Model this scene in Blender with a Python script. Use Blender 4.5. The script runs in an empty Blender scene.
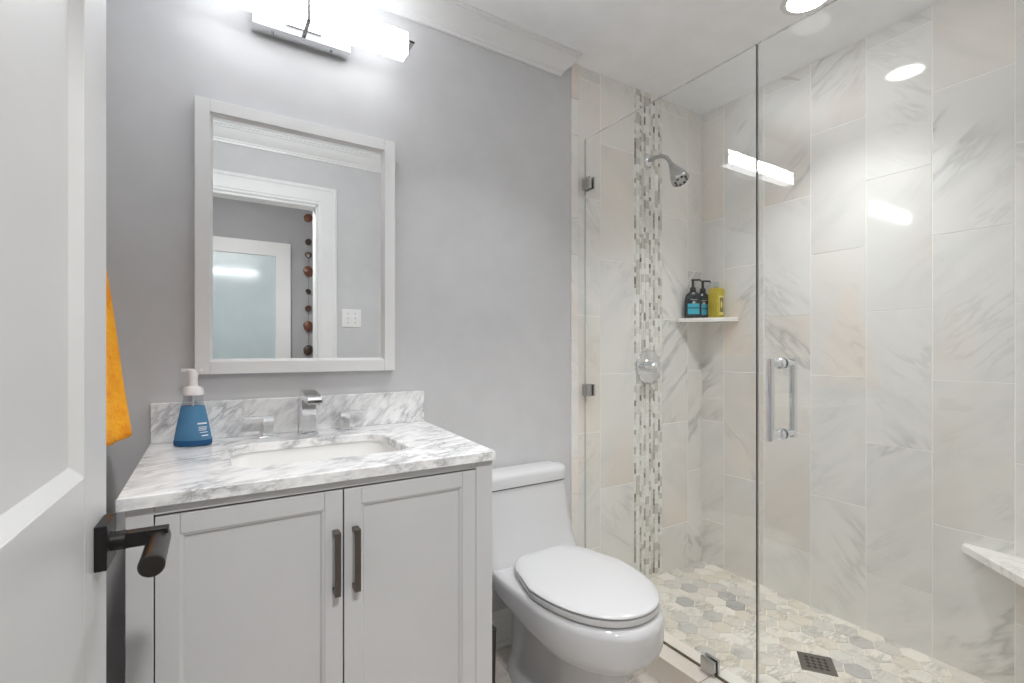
import bpy, bmesh, math, random
from mathutils import Vector, Matrix

S = bpy.context.scene
COL = S.collection
PI = math.pi
rnd = random.Random(7)

# ------------------------------------------------------------------ camera
CAM_H = 1.168
cam_data = bpy.data.cameras.new('camera')
cam_data.sensor_width = 36.0
cam_data.lens = 484.0 / 1024.0 * 36.0
cam_data.shift_y = 8.5 / 1024.0
cam_data.clip_start = 0.02
cam = bpy.data.objects.new('camera', cam_data)
cam.location = (0, 0, CAM_H)
cam.rotation_euler = (PI / 2, 0, -math.radians(32.2))
COL.objects.link(cam)
S.camera = cam

# ------------------------------------------------------------------ world, view
w = bpy.data.worlds.new('world')
w.use_nodes = True
w.node_tree.nodes['Background'].inputs[0].default_value = (0.9, 0.95, 1.0, 1)
w.node_tree.nodes['Background'].inputs[1].default_value = 1.0
S.world = w
S.view_settings.view_transform = 'Standard'
S.view_settings.look = 'None'
S.view_settings.gamma = 1
S.view_settings.use_curve_mapping = False
S.view_settings.exposure = 1.28
S.cycles.use_denoising = True
S.cycles.max_bounces = 12
S.cycles.diffuse_bounces = 8
S.cycles.glossy_bounces = 6
S.cycles.transparent_max_bounces = 24
S.cycles.sample_clamp_indirect = 6.0
S.cycles.caustics_reflective = False

VANITY_LED = 27.0        # emission of the bar lamp over the mirror
DOWNLIGHT = 2.0        # watts of the recessed shower lamp
HALL_FILL = 11.0        # watts of the unseen hall lamp added as fill through the doorway
ROOM_FILL = 1.7       # watts of the unseen recessed lamp added to brighten the room


def area_light(name, loc, size, power, color=(1, 1, 1), shape='DISK', parent=None):
    l = bpy.data.lights.new(name, 'AREA')
    l.shape = shape
    l.size = size
    l.energy = power
    l.color = color
    o = bpy.data.objects.new(name, l)
    o.location = loc
    COL.objects.link(o)
    if parent:
        o.parent = parent
    return o


# ------------------------------------------------------------------ materials
def srgb(r, g, b):
    f = lambda c: (c / 255 / 12.92) if c / 255 <= 0.04045 else ((c / 255 + 0.055) / 1.055) ** 2.4
    return (f(r), f(g), f(b), 1.0)


class NT:
    def __init__(s, name):
        s.m = bpy.data.materials.new(name)
        s.m.use_nodes = True
        s.t = s.m.node_tree
        s.t.nodes.clear()
        s.out = s.n('ShaderNodeOutputMaterial')

    def n(s, typ, **kw):
        nd = s.t.nodes.new(typ)
        for k, v in kw.items():
            setattr(nd, k, v)
        return nd

    def l(s, a, b):
        s.t.links.new(a, b)

    def setin(s, sock, v):
        if hasattr(v, 'is_linked') or isinstance(v, bpy.types.NodeSocket):
            s.l(v, sock)
        else:
            sock.default_value = v

    def math(s, op, a, b=None, clamp=False):
        nd = s.n('ShaderNodeMath', operation=op, use_clamp=clamp)
        s.setin(nd.inputs[0], a)
        if b is not None:
            s.setin(nd.inputs[1], b)
        return nd.outputs[0]

    def vmath(s, op, a, b=None):
        nd = s.n('ShaderNodeVectorMath', operation=op)
        s.setin(nd.inputs[0], a)
        if b is not None:
            s.setin(nd.inputs[1] if op != 'SCALE' else nd.inputs['Scale'], b)
        return nd.outputs[0]

    def noise(s, vec, scale, detail=4.0, rough=0.55, out=0):
        nd = s.n('ShaderNodeTexNoise')
        s.l(vec, nd.inputs['Vector'])
        nd.inputs['Scale'].default_value = scale
        nd.inputs['Detail'].default_value = detail
        nd.inputs['Roughness'].default_value = rough
        return nd.outputs[out]

    def rng(s, v, a, b, c=0.0, d=1.0):
        nd = s.n('ShaderNodeMapRange', clamp=True, interpolation_type='SMOOTHSTEP')
        s.l(v, nd.inputs[0])
        for i, q in enumerate((a, b, c, d)):
            nd.inputs[i + 1].default_value = q
        return nd.outputs[0]

    def mix(s, f, a, b):
        nd = s.n('ShaderNodeMix', data_type='RGBA')
        s.setin(nd.inputs[0], f)
        s.setin(nd.inputs[6], a)
        s.setin(nd.inputs[7], b)
        return nd.outputs[2]

    def bsdf(s, **kw):
        nd = s.n('ShaderNodeBsdfPrincipled')
        for k, v in kw.items():
            s.setin(nd.inputs[k.replace('_', ' ')], v)
        s.l(nd.outputs[0], s.out.inputs[0])
        return nd

    def bump(s, h, strength, dist=0.002):
        nd = s.n('ShaderNodeBump')
        s.l(h, nd.inputs['Height'])
        nd.inputs['Strength'].default_value = strength
        nd.inputs['Distance'].default_value = dist
        return nd.outputs[0]

    def obj(s):
        return s.n('ShaderNodeTexCoord').outputs['Object']

    def attr(s, name, out='Vector'):
        return s.n('ShaderNodeAttribute', attribute_name=name).outputs[out]


def plain(name, col, rough=0.5, metal=0.0, var=0.02, coat=0.0, bump=0.0, bscale=60.0):
    """painted / moulded surface with a faint procedural mottling and optional bump"""
    t = NT(name)
    o = t.obj()
    nz = t.noise(o, 9.0, 3.0)
    c2 = tuple(min(1, c * (1 - var * 2)) for c in col[:3]) + (1,)
    base = t.mix(t.rng(nz, 0.3, 0.7), col, c2)
    b = t.bsdf(Base_Color=base, Roughness=rough, Metallic=metal)
    if coat:
        b.inputs['Coat Weight'].default_value = coat
        b.inputs['Coat Roughness'].default_value = 0.05
    if bump:
        t.l(t.bump(t.noise(o, bscale, 5.0), bump), b.inputs['Normal'])
    return t.m


def marble(name, base, cloud, dark, warm, scale, rot, vein=0.8, cloudamt=0.5, warmamt=0.3, rough=0.12,
           seed=False, warp=0.55, k=16.0, detail=5.0, drough=0.62, stretch=2.6, mask=(0.46, 0.66), spec=0.5, tone=0.0):
    t = NT(name)
    v = t.obj()
    if seed:
        sd = t.attr('seed')
        v = t.vmath('ADD', v, sd)
    # turn the grain direction `rot` onto x, then squeeze the other two axes: streaks run along `rot`
    gd = Vector(rot).normalized()
    if seed:        # every other slab is laid upside down
        sg = t.math('SUBTRACT', t.math('MULTIPLY', t.math('GREATER_THAN', t.attr('tone', 'Fac'), 0.45), 2.0), 1.0)
        cm = t.n('ShaderNodeCombineXYZ')
        cm.inputs[0].default_value = 1.0
        cm.inputs[1].default_value = 1.0
        t.l(sg, cm.inputs[2])
        v = t.vmath('MULTIPLY', v, cm.outputs[0])
    mr = t.n('ShaderNodeMapping')
    t.l(v, mr.inputs[0])
    be = math.atan2(gd.z, gd.x)
    mr.inputs['Rotation'].default_value = (0, be, -math.atan2(gd.y, math.hypot(gd.x, gd.z)))
    mp = t.n('ShaderNodeMapping')
    t.l(mr.outputs[0], mp.inputs[0])
    mp.inputs['Scale'].default_value = (1, stretch, stretch)
    p = mp.outputs[0]
    wz = t.noise(p, scale * 1.3, 3.0, 0.5, 1)
    p2 = t.vmath('ADD', p, t.vmath('SCALE', t.vmath('SUBTRACT', wz, (0.5, 0.5, 0.5)), warp / scale))
    n1 = t.noise(p2, scale, detail, drough)
    rg = t.math('SUBTRACT', 1.0, t.math('MULTIPLY', t.math('ABSOLUTE', t.math('SUBTRACT', n1, 0.5)), k), True)
    rg = t.math('POWER', rg, 1.8)
    mk = t.rng(t.noise(v, scale * 0.8, 2.0), *mask)
    n2 = t.noise(p2, scale * 2.3, detail, drough)
    rg2 = t.math('SUBTRACT', 1.0, t.math('MULTIPLY', t.math('ABSOLUTE', t.math('SUBTRACT', n2, 0.5)), k * 1.2), True)
    mk2 = t.rng(t.noise(v, scale * 1.5, 2.0), 0.5, 0.7)
    cl = t.rng(t.noise(p2, scale * 0.9, 5.0, 0.65), 0.42, 0.72)
    wm = t.rng(t.noise(v, scale * 0.55, 3.0), 0.45, 0.7)
    c = t.mix(t.math('MULTIPLY', wm, warmamt), base, warm)
    c = t.mix(t.math('MULTIPLY', cl, cloudamt), c, cloud)
    c = t.mix(t.math('MULTIPLY', t.math('MULTIPLY', rg2, mk2), vein * 0.4), c, dark)
    c = t.mix(t.math('MULTIPLY', t.math('MULTIPLY', rg, mk), vein), c, dark)
    if tone:
        c = t.mix(t.math('MULTIPLY', t.attr('tone', 'Fac'), tone), c, cloud)
    b = t.bsdf(Base_Color=c, Roughness=rough)
    b.inputs['Specular IOR Level'].default_value = spec
    return t.m


M = {}
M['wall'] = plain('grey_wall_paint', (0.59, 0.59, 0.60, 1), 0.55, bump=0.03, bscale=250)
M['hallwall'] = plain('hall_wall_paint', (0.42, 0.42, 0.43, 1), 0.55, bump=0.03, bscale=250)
M['ceil'] = plain('ceiling_paint', (0.92, 0.925, 0.94, 1), 0.7, bump=0.03, bscale=200)
M['trim'] = plain('trim_paint', (0.78, 0.78, 0.78, 1), 0.28, var=0.01)
M['door'] = plain('door_paint', (0.66, 0.66, 0.665, 1), 0.3, var=0.01)
M['cab'] = plain('cabinet_paint', (0.60, 0.60, 0.61, 1), 0.35, var=0.012)
M['dark'] = plain('shadow_gap', (0.03, 0.03, 0.03, 1), 0.8)
M['chrome'] = plain('chrome', (0.82, 0.83, 0.85, 1), 0.05, 1.0, var=0.005)
M['satin'] = plain('satin_nickel', (0.55, 0.55, 0.55, 1), 0.25, 1.0)
M['nickel'] = plain('dark_nickel', (0.30, 0.30, 0.31, 1), 0.35, 1.0)
M['bronze'] = plain('pewter_bronze', (0.16, 0.14, 0.125, 1), 0.38, 0.85)
M['black'] = plain('black_metal', (0.012, 0.011, 0.011, 1), 0.38, 0.3)
M['blackgrip'] = plain('dark_bronze_grip', (0.05, 0.045, 0.042, 1), 0.28, 0.7)
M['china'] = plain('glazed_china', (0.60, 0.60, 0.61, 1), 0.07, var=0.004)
M['basin'] = plain('basin_china', (0.84, 0.84, 0.83, 1), 0.08, var=0.004)
M['seatp'] = plain('seat_plastic', (0.62, 0.62, 0.63, 1), 0.16, var=0.004)
M['bin'] = plain('bin_metal', (0.035, 0.034, 0.036, 1), 0.15, 0.6)
M['whitep'] = plain('white_plastic', (0.82, 0.82, 0.83, 1), 0.3)
M['blackp'] = plain('black_plastic', (0.012, 0.012, 0.013, 1), 0.25)
M['blackbottle'] = plain('black_bottle', (0.008, 0.014, 0.016, 1), 0.15)
M['teal'] = plain('teal_label', srgb(60, 180, 205), 0.4, var=0.08)
M['tealdark'] = plain('dark_label_band', srgb(20, 80, 100), 0.4)
M['labelgrey'] = plain('label_print', srgb(170, 180, 185), 0.4)
M['labelcream'] = plain('label_cream', srgb(226, 212, 130), 0.4)
M['labelolive'] = plain('label_olive', srgb(120, 112, 50), 0.4)
M['led'] = None
M['grout'] = plain('grout', srgb(250, 248, 243), 0.8, bump=0.1)
M['floorgrout'] = plain('floor_grout', srgb(236, 229, 216), 0.8, bump=0.1)
M['rubber'] = plain('nozzle_rubber', (0.006, 0.006, 0.006, 1), 0.5)
M['plateplastic'] = plain('switch_plastic', (0.8, 0.8, 0.8, 1), 0.3)

TILE = dict(vein=0.45, cloudamt=0.42, warmamt=0.9, rough=0.06, seed=True, k=18, mask=(0.53, 0.70), tone=0.25, stretch=4.0, warp=0.22, detail=4.0, drough=0.55)
TILEC = (srgb(237, 235, 231), srgb(208, 208, 206), srgb(122, 121, 120), srgb(234, 224, 213))
M['tile'] = marble('wall_tile_marble', *TILEC, 1.9, (0.72, 0.0, 0.69), **TILE)            # slabs on the walls facing the doorway
M['tileside'] = marble('side_wall_tile_marble', *TILEC, 1.9, (0.0, -0.74, 0.67), **TILE)  # slabs on the long side wall
COUNTER = dict(vein=0.58, cloudamt=0.65, warmamt=0.2, rough=0.2, k=9, stretch=3.2, mask=(0.42, 0.62), warp=0.35)
COUNTERC = (srgb(240, 240, 240), srgb(186, 187, 190), srgb(104, 106, 110), srgb(234, 234, 233))
M['counter'] = marble('counter_marble', *COUNTERC, 12.0, (0.92, 0.38, 0.10), **COUNTER)
M['splash'] = marble('backsplash_marble', *COUNTERC, 10.0, (0.70, 0.0, 0.72), **COUNTER)
M['curb'] = marble('curb_marble', srgb(240, 236, 228), srgb(220, 214, 205), srgb(160, 150, 140), srgb(236, 222, 208),
                   3.0, (0.5, 0.7, 0.4), vein=0.2, cloudamt=0.2, warmamt=0.8, rough=0.12, seed=True)
M['shelfm'] = marble('shelf_marble', srgb(240, 238, 234), srgb(222, 220, 216), srgb(150, 150, 150), srgb(238, 232, 222),
                     4.0, (0.2, 0.1, 0.4), vein=0.3, cloudamt=0.3, warmamt=0.3, rough=0.1)
M['floortile'] = marble('floor_tile_marble', srgb(218, 211, 203), srgb(190, 184, 178), srgb(120, 112, 106), srgb(200, 188, 176),
                        3.5, (0.2, 0.1, 0.9), vein=0.5, cloudamt=0.5, warmamt=0.5, rough=0.2, seed=True)


def hex_material():
    t = NT('hex_mosaic_marble')
    v = t.vmath('ADD', t.obj(), t.attr('seed'))
    tn = t.attr('tone', 'Fac')
    cr = t.n('ShaderNodeValToRGB')
    t.l(tn, cr.inputs[0])
    e = cr.color_ramp.elements
    e[0].position = 0.0
    e[0].color = srgb(240, 235, 225)
    e[1].position = 1.0
    e[1].color = srgb(180, 178, 176)
    for pos, c in ((0.3, srgb(232, 228, 218)), (0.5, srgb(224, 216, 202)), (0.76, srgb(222, 218, 210)), (0.92, srgb(208, 204, 198))):
        q = e.new(pos)
        q.color = c
    mp = t.n('ShaderNodeMapping')
    t.l(v, mp.inputs[0])
    mp.inputs['Rotation'].default_value = (0, 0, 0.7)
    mp.inputs['Scale'].default_value = (1, 3, 1)
    n1 = t.noise(mp.outputs[0], 16, 4, 0.6)
    rg = t.math('SUBTRACT', 1.0, t.math('MULTIPLY', t.math('ABSOLUTE', t.math('SUBTRACT', n1, 0.5)), 9.0), True)
    c = t.mix(t.math('MULTIPLY', rg, t.rng(t.noise(v, 7, 2), 0.45, 0.65, 0.05, 0.55)), cr.outputs[0], srgb(140, 134, 126))
    c = t.mix(t.rng(t.noise(v, 12, 3), 0.55, 0.8, 0.0, 0.5), c, srgb(236, 226, 206))
    t.bsdf(Base_Color=c, Roughness=0.22)
    return t.m


def mosaic_material():
    t = NT('stick_mosaic_tiles')
    cr = t.n('ShaderNodeValToRGB')
    cr.color_ramp.interpolation = 'CONSTANT'
    t.l(t.attr('tone', 'Fac'), cr.inputs[0])
    e = cr.color_ramp.elements
    e[0].position = 0.0
    e[0].color = srgb(242, 242, 238)
    e[1].position = 0.30
    e[1].color = srgb(230, 228, 222)
    for pos, c in ((0.50, srgb(206, 203, 196)), (0.66, srgb(188, 184, 176)), (0.80, srgb(166, 162, 155)), (0.94, srgb(136, 131, 124)), (0.992, srgb(104, 100, 96))):
        q = e.new(pos)
        q.color = c
    v = t.vmath('ADD', t.obj(), t.attr('seed'))
    c = t.mix(t.rng(t.noise(v, 40, 3), 0.4, 0.7, 0, 0.25), cr.outputs[0], srgb(190, 186, 178))
    t.bsdf(Base_Color=c, Roughness=0.15)
    return t.m


def emit_material(name, col, strength):
    t = NT(name)
    e = t.n('ShaderNodeEmission')
    e.inputs[0].default_value = col
    e.inputs[1].default_value = strength
    t.l(e.outputs[0], t.out.inputs[0])
    return t.m


def pane_material(name, tint, refl=1.0, ior=1.5):
    """clear sheet glass without refraction: see-through, with a Fresnel reflection"""
    t = NT(name)
    tr = t.n('ShaderNodeBsdfTransparent')
    tr.inputs[0].default_value = tint
    gl = t.n('ShaderNodeBsdfGlossy')
    gl.inputs['Roughness'].default_value = 0.0
    gl.inputs[0].default_value = (1, 1, 1, 1)
    lw = t.n('ShaderNodeLayerWeight')
    lw.inputs[0].default_value = 0.5
    f0 = ((ior - 1) / (ior + 1)) ** 2
    sch = t.math('ADD', f0, t.math('MULTIPLY', t.math('POWER', lw.outputs['Facing'], 5.0), 1 - f0))
    mx = t.n('ShaderNodeMixShader')
    t.l(t.math('MULTIPLY', sch, refl), mx.inputs[0])
    t.l(tr.outputs[0], mx.inputs[1])
    t.l(gl.outputs[0], mx.inputs[2])
    t.l(mx.outputs[0], t.out.inputs[0])
    return t.m


def liquid_material(name, col, alpha=0.6, rough=0.08):
    """tinted translucent plastic holding liquid"""
    t = NT(name)
    tr = t.n('ShaderNodeBsdfTransparent')
    tr.inputs[0].default_value = col
    b = t.n('ShaderNodeBsdfPrincipled')
    nz = t.noise(t.obj(), 14, 2)
    c2 = tuple(c * 0.8 for c in col[:3]) + (1,)
    t.l(t.mix(t.rng(nz, 0.3, 0.7), col, c2), b.inputs['Base Color'])
    b.inputs['Roughness'].default_value = rough
    mx = t.n('ShaderNodeMixShader')
    mx.inputs[0].default_value = alpha
    t.l(tr.outputs[0], mx.inputs[1])
    t.l(b.outputs[0], mx.inputs[2])
    t.l(mx.outputs[0], t.out.inputs[0])
    return t.m


def towel_material():
    t = NT('orange_terry')
    o = t.obj()
    nz = t.noise(o, 120, 4, 0.75)
    lg = t.noise(o, 30, 3)
    c = t.mix(t.rng(lg, 0.35, 0.7), srgb(255, 178, 34), srgb(246, 148, 12))
    b = t.bsdf(Base_Color=c, Roughness=0.95)
    b.inputs['Sheen Weight'].default_value = 0.4
    b.inputs['Sheen Tint'].default_value = srgb(255, 190, 80)
    t.l(t.bump(t.math('ADD', nz, t.math('MULTIPLY', lg, 0.7)), 0.9, 0.009), b.inputs['Normal'])
    return t.m


def agate_material():
    t = NT('agate_slices')
    o = t.obj()
    wv = t.n('ShaderNodeTexWave', wave_type='RINGS', rings_direction='Y')
    t.l(o, wv.inputs[0])
    wv.inputs['Scale'].default_value = 40
    wv.inputs['Distortion'].default_value = 3
    c = t.mix(wv.outputs['Fac'], t.mix(t.attr('tone', 'Fac'), srgb(96, 56, 42), srgb(34, 30, 28)), t.mix(t.attr('tone', 'Fac'), srgb(150, 96, 74), srgb(74, 68, 64)))
    t.bsdf(Base_Color=c, Roughness=0.2)
    return t.m


M['hex'] = hex_material()
M['mosaic'] = mosaic_material()
M['led'] = emit_material('led_diffuser', (0.96, 0.98, 1, 1), VANITY_LED)
M['down'] = emit_material('downlight_lens', (1, 0.98, 0.955, 1), 14.0)
M['lens2'] = emit_material('room_fill_lens', (0.97, 0.98, 1, 1), 1.0)  # dim lens of the added room fill lamp
M['ledside'] = emit_material('led_diffuser_side', (0.96, 0.98, 1, 1), 3.6)
M['ledtop'] = emit_material('led_diffuser_top', (0.96, 0.98, 1, 1), 5.0)
M['ledback'] = emit_material('led_diffuser_back', (0.96, 0.98, 1, 1), 1.2)
M['hallfill'] = emit_material('hall_fill_diffuser', (1, 0.98, 0.95, 1), 2.0)  # glow of the added hall fill lamp
M['pane'] = pane_material('shower_glass', (0.985, 0.992, 0.988, 1), 0.75)
M['paneedge'] = plain('glass_edge', (0.03, 0.045, 0.04, 1), 0.1)
M['clearp'] = pane_material('clear_plastic', (0.86, 0.88, 0.9, 1), 0.8)
M['blue'] = liquid_material('blue_soap', srgb(118, 178, 216), 0.5)
M['bluedark'] = liquid_material('blue_soap_base', srgb(50, 112, 168), 0.6)
M['yellow'] = liquid_material('yellow_gel', srgb(228, 208, 62), 0.7)
M['towel'] = towel_material()
M['agate'] = agate_material()
mt = NT('mirror_silver')
mt.bsdf(Base_Color=(0.93, 0.945, 0.94, 1), Metallic=1.0, Roughness=0.0)
M['mirror'] = mt.m
M['frost'] = plain('frosted_glass', srgb(190, 204, 208), 0.12, coat=0.4)
M['wood'] = plain('hall_floor_wood', srgb(150, 118, 88), 0.4, var=0.15)


# ------------------------------------------------------------------ mesh helpers
class MB:
    def __init__(s):
        s.v = []
        s.f = []
        s.mi = []
        s.seed = []
        s.tone = []
        s.cs = (0, 0, 0)
        s.ct = 0.0

    def face(s, idx, mi=0):
        s.f.append(tuple(idx))
        s.mi.append(mi)
        s.seed.append(s.cs)
        s.tone.append(s.ct)

    def newseed(s, amp=40.0, tone=None):
        s.cs = (rnd.uniform(-amp, amp), rnd.uniform(-amp, amp), rnd.uniform(-amp, amp))
        s.ct = rnd.random() if tone is None else tone

    def add(s, vs):
        b = len(s.v)
        s.v += [tuple(q) for q in vs]
        return b

    def box(s, x0, x1, y0, y1, z0, z1, mi=0):
        b = s.add([(x0, y0, z0), (x1, y0, z0), (x1, y1, z0), (x0, y1, z0), (x0, y0, z1), (x1, y0, z1), (x1, y1, z1), (x0, y1, z1)])
        for q in ((0, 3, 2, 1), (4, 5, 6, 7), (0, 1, 5, 4), (1, 2, 6, 5), (2, 3, 7, 6), (3, 0, 4, 7)):
            s.face([b + i for i in q], mi)

    def prism(s, poly, a, b, axis='z', mi=0):
        """extrude a 2-D polygon; axis z: poly=(x,y); axis x: poly=(y,z); axis y: poly=(x,z)"""
        def P(p, h):
            return (p[0], p[1], h) if axis == 'z' else ((h, p[0], p[1]) if axis == 'x' else (p[0], h, p[1]))
        n = len(poly)
        i0 = s.add([P(p, a) for p in poly])
        i1 = s.add([P(p, b) for p in poly])
        s.face([i0 + i for i in range(n)][::-1], mi)
        s.face([i1 + i for i in range(n)], mi)
        for i in range(n):
            j = (i + 1) % n
            s.face((i0 + i, i0 + j, i1 + j, i1 + i), mi)

    def loft(s, rings, closed=True, cap0=True, cap1=True, mi=0):
        n = len(rings[0])
        ids = [s.add(r) for r in rings]
        for a, b in zip(ids, ids[1:]):
            for i in range(n if closed else n - 1):
                j = (i + 1) % n
                s.face((a + i, a + j, b + j, b + i), mi)
        if cap0:
            s.face([ids[0] + i for i in range(n)][::-1], mi)
        if cap1:
            s.face([ids[-1] + i for i in range(n)], mi)
        return ids

    def lathe(s, prof, origin=(0, 0, 0), axis=(0, 0, 1), n=32, sx=1.0, sy=1.0, mi=0, cap0=True, cap1=True):
        """prof = [(radius, height)] about axis through origin"""
        ax = Vector(axis).normalized()
        q = Vector((0, 0, 1)).rotation_difference(ax)
        o = Vector(origin)
        rings = []
        for r, h in prof:
            rings.append([o + q @ Vector((r * sx * math.cos(2 * PI * i / n), r * sy * math.sin(2 * PI * i / n), h)) for i in range(n)])
        s.loft(rings, mi=mi, cap0=cap0, cap1=cap1)

    def tube(s, pts, r, n=16, mi=0):
        pts = [Vector(p) for p in pts]
        rings = []
        up = None
        for i, p in enumerate(pts):
            d = (pts[min(i + 1, len(pts) - 1)] - pts[max(i - 1, 0)]).normalized()
            if up is None:
                up = d.orthogonal().normalized()
            up = (up - d * up.dot(d)).normalized()
            sd = d.cross(up)
            rr = r[i] if isinstance(r, (list, tuple)) else r
            rings.append([p + (up * math.cos(2 * PI * k / n) + sd * math.sin(2 * PI * k / n)) * rr for k in range(n)])
        s.loft(rings, mi=mi)

    def xform(s, mat, i0=0):
        for i in range(i0, len(s.v)):
            s.v[i] = tuple(mat @ Vector(s.v[i]))

    def build(s, name, mats, parent=None, smooth=False, bevel=0.0, seg=2, sub=0, angle=40, local=False):
        off = Vector((0, 0, 0))
        if parent is not None and not local:
            off = WLOC[parent.name]
        me = bpy.data.meshes.new(name)
        me.from_pydata([tuple(Vector(v) - off) for v in s.v], [], s.f)
        if not isinstance(mats, (list, tuple)):
            mats = [mats]
        for m in mats:
            me.materials.append(m)
        me.polygons.foreach_set('material_index', s.mi)
        a = me.attributes.new('seed', 'FLOAT_VECTOR', 'FACE')
        a.data.foreach_set('vector', [c for q in s.seed for c in q])
        a = me.attributes.new('tone', 'FLOAT', 'FACE')
        a.data.foreach_set('value', s.tone)
        bm = bmesh.new()
        bm.from_mesh(me)
        bmesh.ops.recalc_face_normals(bm, faces=bm.faces)
        bm.to_mesh(me)
        bm.free()
        o = bpy.data.objects.new(name, me)
        COL.objects.link(o)
        if parent is not None:
            o.parent = parent
            WLOC[o.name] = WLOC[parent.name].copy()
        else:
            WLOC[o.name] = Vector((0, 0, 0))
        if bevel:
            md = o.modifiers.new('bevel', 'BEVEL')
            md.width = bevel
            md.segments = seg
            md.limit_method = 'ANGLE'
            md.angle_limit = math.radians(angle)
            md.harden_normals = False
        if sub:
            md = o.modifiers.new('sub', 'SUBSURF')
            md.levels = md.render_levels = sub
        if smooth:
            me.polygons.foreach_set('use_smooth', [True] * len(me.polygons))
            if not sub:
                try:
                    me.set_sharp_from_angle(angle=math.radians(angle))
                except Exception:
                    pass
        me.update()
        return o


WLOC = {}


def tag(o, label, cat, group=None, kind=None):
    o['label'] = label
    o['category'] = cat
    if group:
        o['group'] = group
    if kind:
        o['kind'] = kind
    return o


def thing(name, label, cat, loc=(0, 0, 0), group=None, rotz=0.0):
    o = bpy.data.objects.new(name, None)
    o.empty_display_size = 0.05
    COL.objects.link(o)
    o.location = loc
    o.rotation_euler = (0, 0, rotz)
    WLOC[o.name] = Vector(loc)
    return tag(o, label, cat, group)


def structure(o, label=None, cat=None):
    o['kind'] = 'structure'
    if label:
        o['label'] = label
    if cat:
        o['category'] = cat
    return o


def rrect(cx, cy, hx, hy, r, z=None, n=6):
    pts = []
    for qx, qy, a0 in ((1, 1, 0), (-1, 1, PI / 2), (-1, -1, PI), (1, -1, 3 * PI / 2)):
        for i in range(n + 1):
            a = a0 + PI / 2 * i / n
            p = (cx + qx * (hx - r) + r * math.cos(a), cy + qy * (hy - r) + r * math.sin(a))
            pts.append(p if z is None else (p[0], p[1], z))
    return pts


# ------------------------------------------------------------------ dimensions
YB = 1.65       # back wall
YF = 0.090      # front wall (room face)
YH = -0.005     # front wall (hall face)
XL = -0.30      # left wall
XR = 2.239      # shower's far wall
ZC = 2.425      # ceiling
XS = 1.343      # where the shower tile starts
XG = 1.422      # shower glass
ZSF = 0.046     # shower floor
HY = -1.20      # far wall of the hall
HX0, HX1 = -1.6, 2.2
DX0, DX1 = -0.172, 0.58  # door opening
DZ = 2.066

# ------------------------------------------------------------------ the room
m = MB(); m.box(XL - 0.1, XR + 0.1, YB + 0.010, YB + 0.11, -0.05, ZC + 0.05)
m.box(XL - 0.1, XS - 0.001, YB, YB + 0.011, -0.05, ZC + 0.05)
structure(m.build('wall_back', M['wall']), 'grey painted wall behind the vanity and toilet', 'wall')
m = MB(); m.box(XL - 0.1, XL, 0.0, YB + 0.11, -0.05, ZC + 0.05)
structure(m.build('wall_left', M['wall']), 'grey painted wall behind the open door', 'wall')
m = MB()
m.box(HX0 - 0.1, DX0, YH, YF, -0.05, ZC + 0.05)
m.box(DX1, XR + 0.1, YH, YF, -0.05, ZC + 0.05)
m.box(DX0, DX1, YH, YF, DZ, ZC + 0.05)
structure(m.build('wall_front', M['wall']), 'grey painted wall holding the doorway, seen in the mirror', 'wall')
m = MB(); m.box(HX0 - 0.1, XR + 0.1, HY - 0.1, YB + 0.11, ZC, ZC + 0.08)
structure(m.build('ceiling', M['ceil']), 'white painted ceiling', 'ceiling')

# bathroom floor: long marble-look tiles, joints running along y
m = MB()
m.cs = (0, 0, 0)
m.box(XL - 0.1, XR + 0.1, 0.0, YB + 0.1, -0.06, -0.002, 1)
tw, tl = 0.305, 0.61
ix = 0
x = XL
while x < 1.36:
    y = -0.30 + (0.305 if ix % 2 else 0.0)
    while y < YB:
        m.newseed()
        m.box(x + 0.0015, min(x + tw, 1.40) - 0.0015, max(y, 0.0) + 0.0015, min(y + tl, YB) - 0.0015, -0.004, 0.0, 0)
        y += tl
    x += tw
    ix += 1
structure(m.build('floor', [M['floortile'], M['grout']]), 'grey-beige stone tile floor', 'floor')
m = MB(); m.box(HX0 - 0.1, HX1 + 0.1, HY - 0.1, 0.0, -0.06, 0.0)
structure(m.build('floor_hall', M['wood']), 'wooden hall floor beyond the doorway', 'floor')
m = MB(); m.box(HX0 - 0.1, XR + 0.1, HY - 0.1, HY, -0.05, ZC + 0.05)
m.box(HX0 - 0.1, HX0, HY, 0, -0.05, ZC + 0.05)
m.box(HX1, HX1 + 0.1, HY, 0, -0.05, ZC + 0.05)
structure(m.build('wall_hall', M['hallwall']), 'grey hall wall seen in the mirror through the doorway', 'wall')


# tiled shower walls -----------------------------------------------------------
def zsplit(kind, z0, z1):
    base = 1.059 if kind == 'A' else 0.797
    zs = [z0]
    z = base - 0.5245 * 4
    while z < z1 - 0.01:
        if z > z0 + 0.01:
            zs.append(z)
        z += 0.5245
    zs.append(z1)
    return list(zip(zs, zs[1:]))


G = 0.0015  # half a grout joint
m = MB()
m.box(XS, XR, YB + 0.0008, YB + 0.011, 0.0, ZC, 1)
for x0, x1, kd in ((1.385, 1.515, 'B'), (1.515, 1.730, 'A'), (1.926, 2.125, 'B'), (2.125, XR, 'A')):
    for z0, z1 in zsplit(kd, 0.0, ZC):
        m.newseed()
        m.box(x0 + G, x1 - G, YB, YB + 0.006, z0 + G, z1 - G)
for z0, z1 in zsplit('A', 0.0, ZC):      # narrow bullnose edge tiles
    zm = (z0 + z1) / 2
    for a, b in ((z0, z0 + 0.16), (z0 + 0.16, z1)):
        if b - a > 0.02 and b <= z1 + 0.001:
            m.newseed(tone=0.1)
            m.box(XS, 1.385 - G, YB - 0.004, YB + 0.010, a + G, b - G)
back_tile = structure(m.build('wall_shower_back', [M['tile'], M['grout']], bevel=0.0008, seg=1), 'marble tiled shower wall with the shower head', 'wall')
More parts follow.
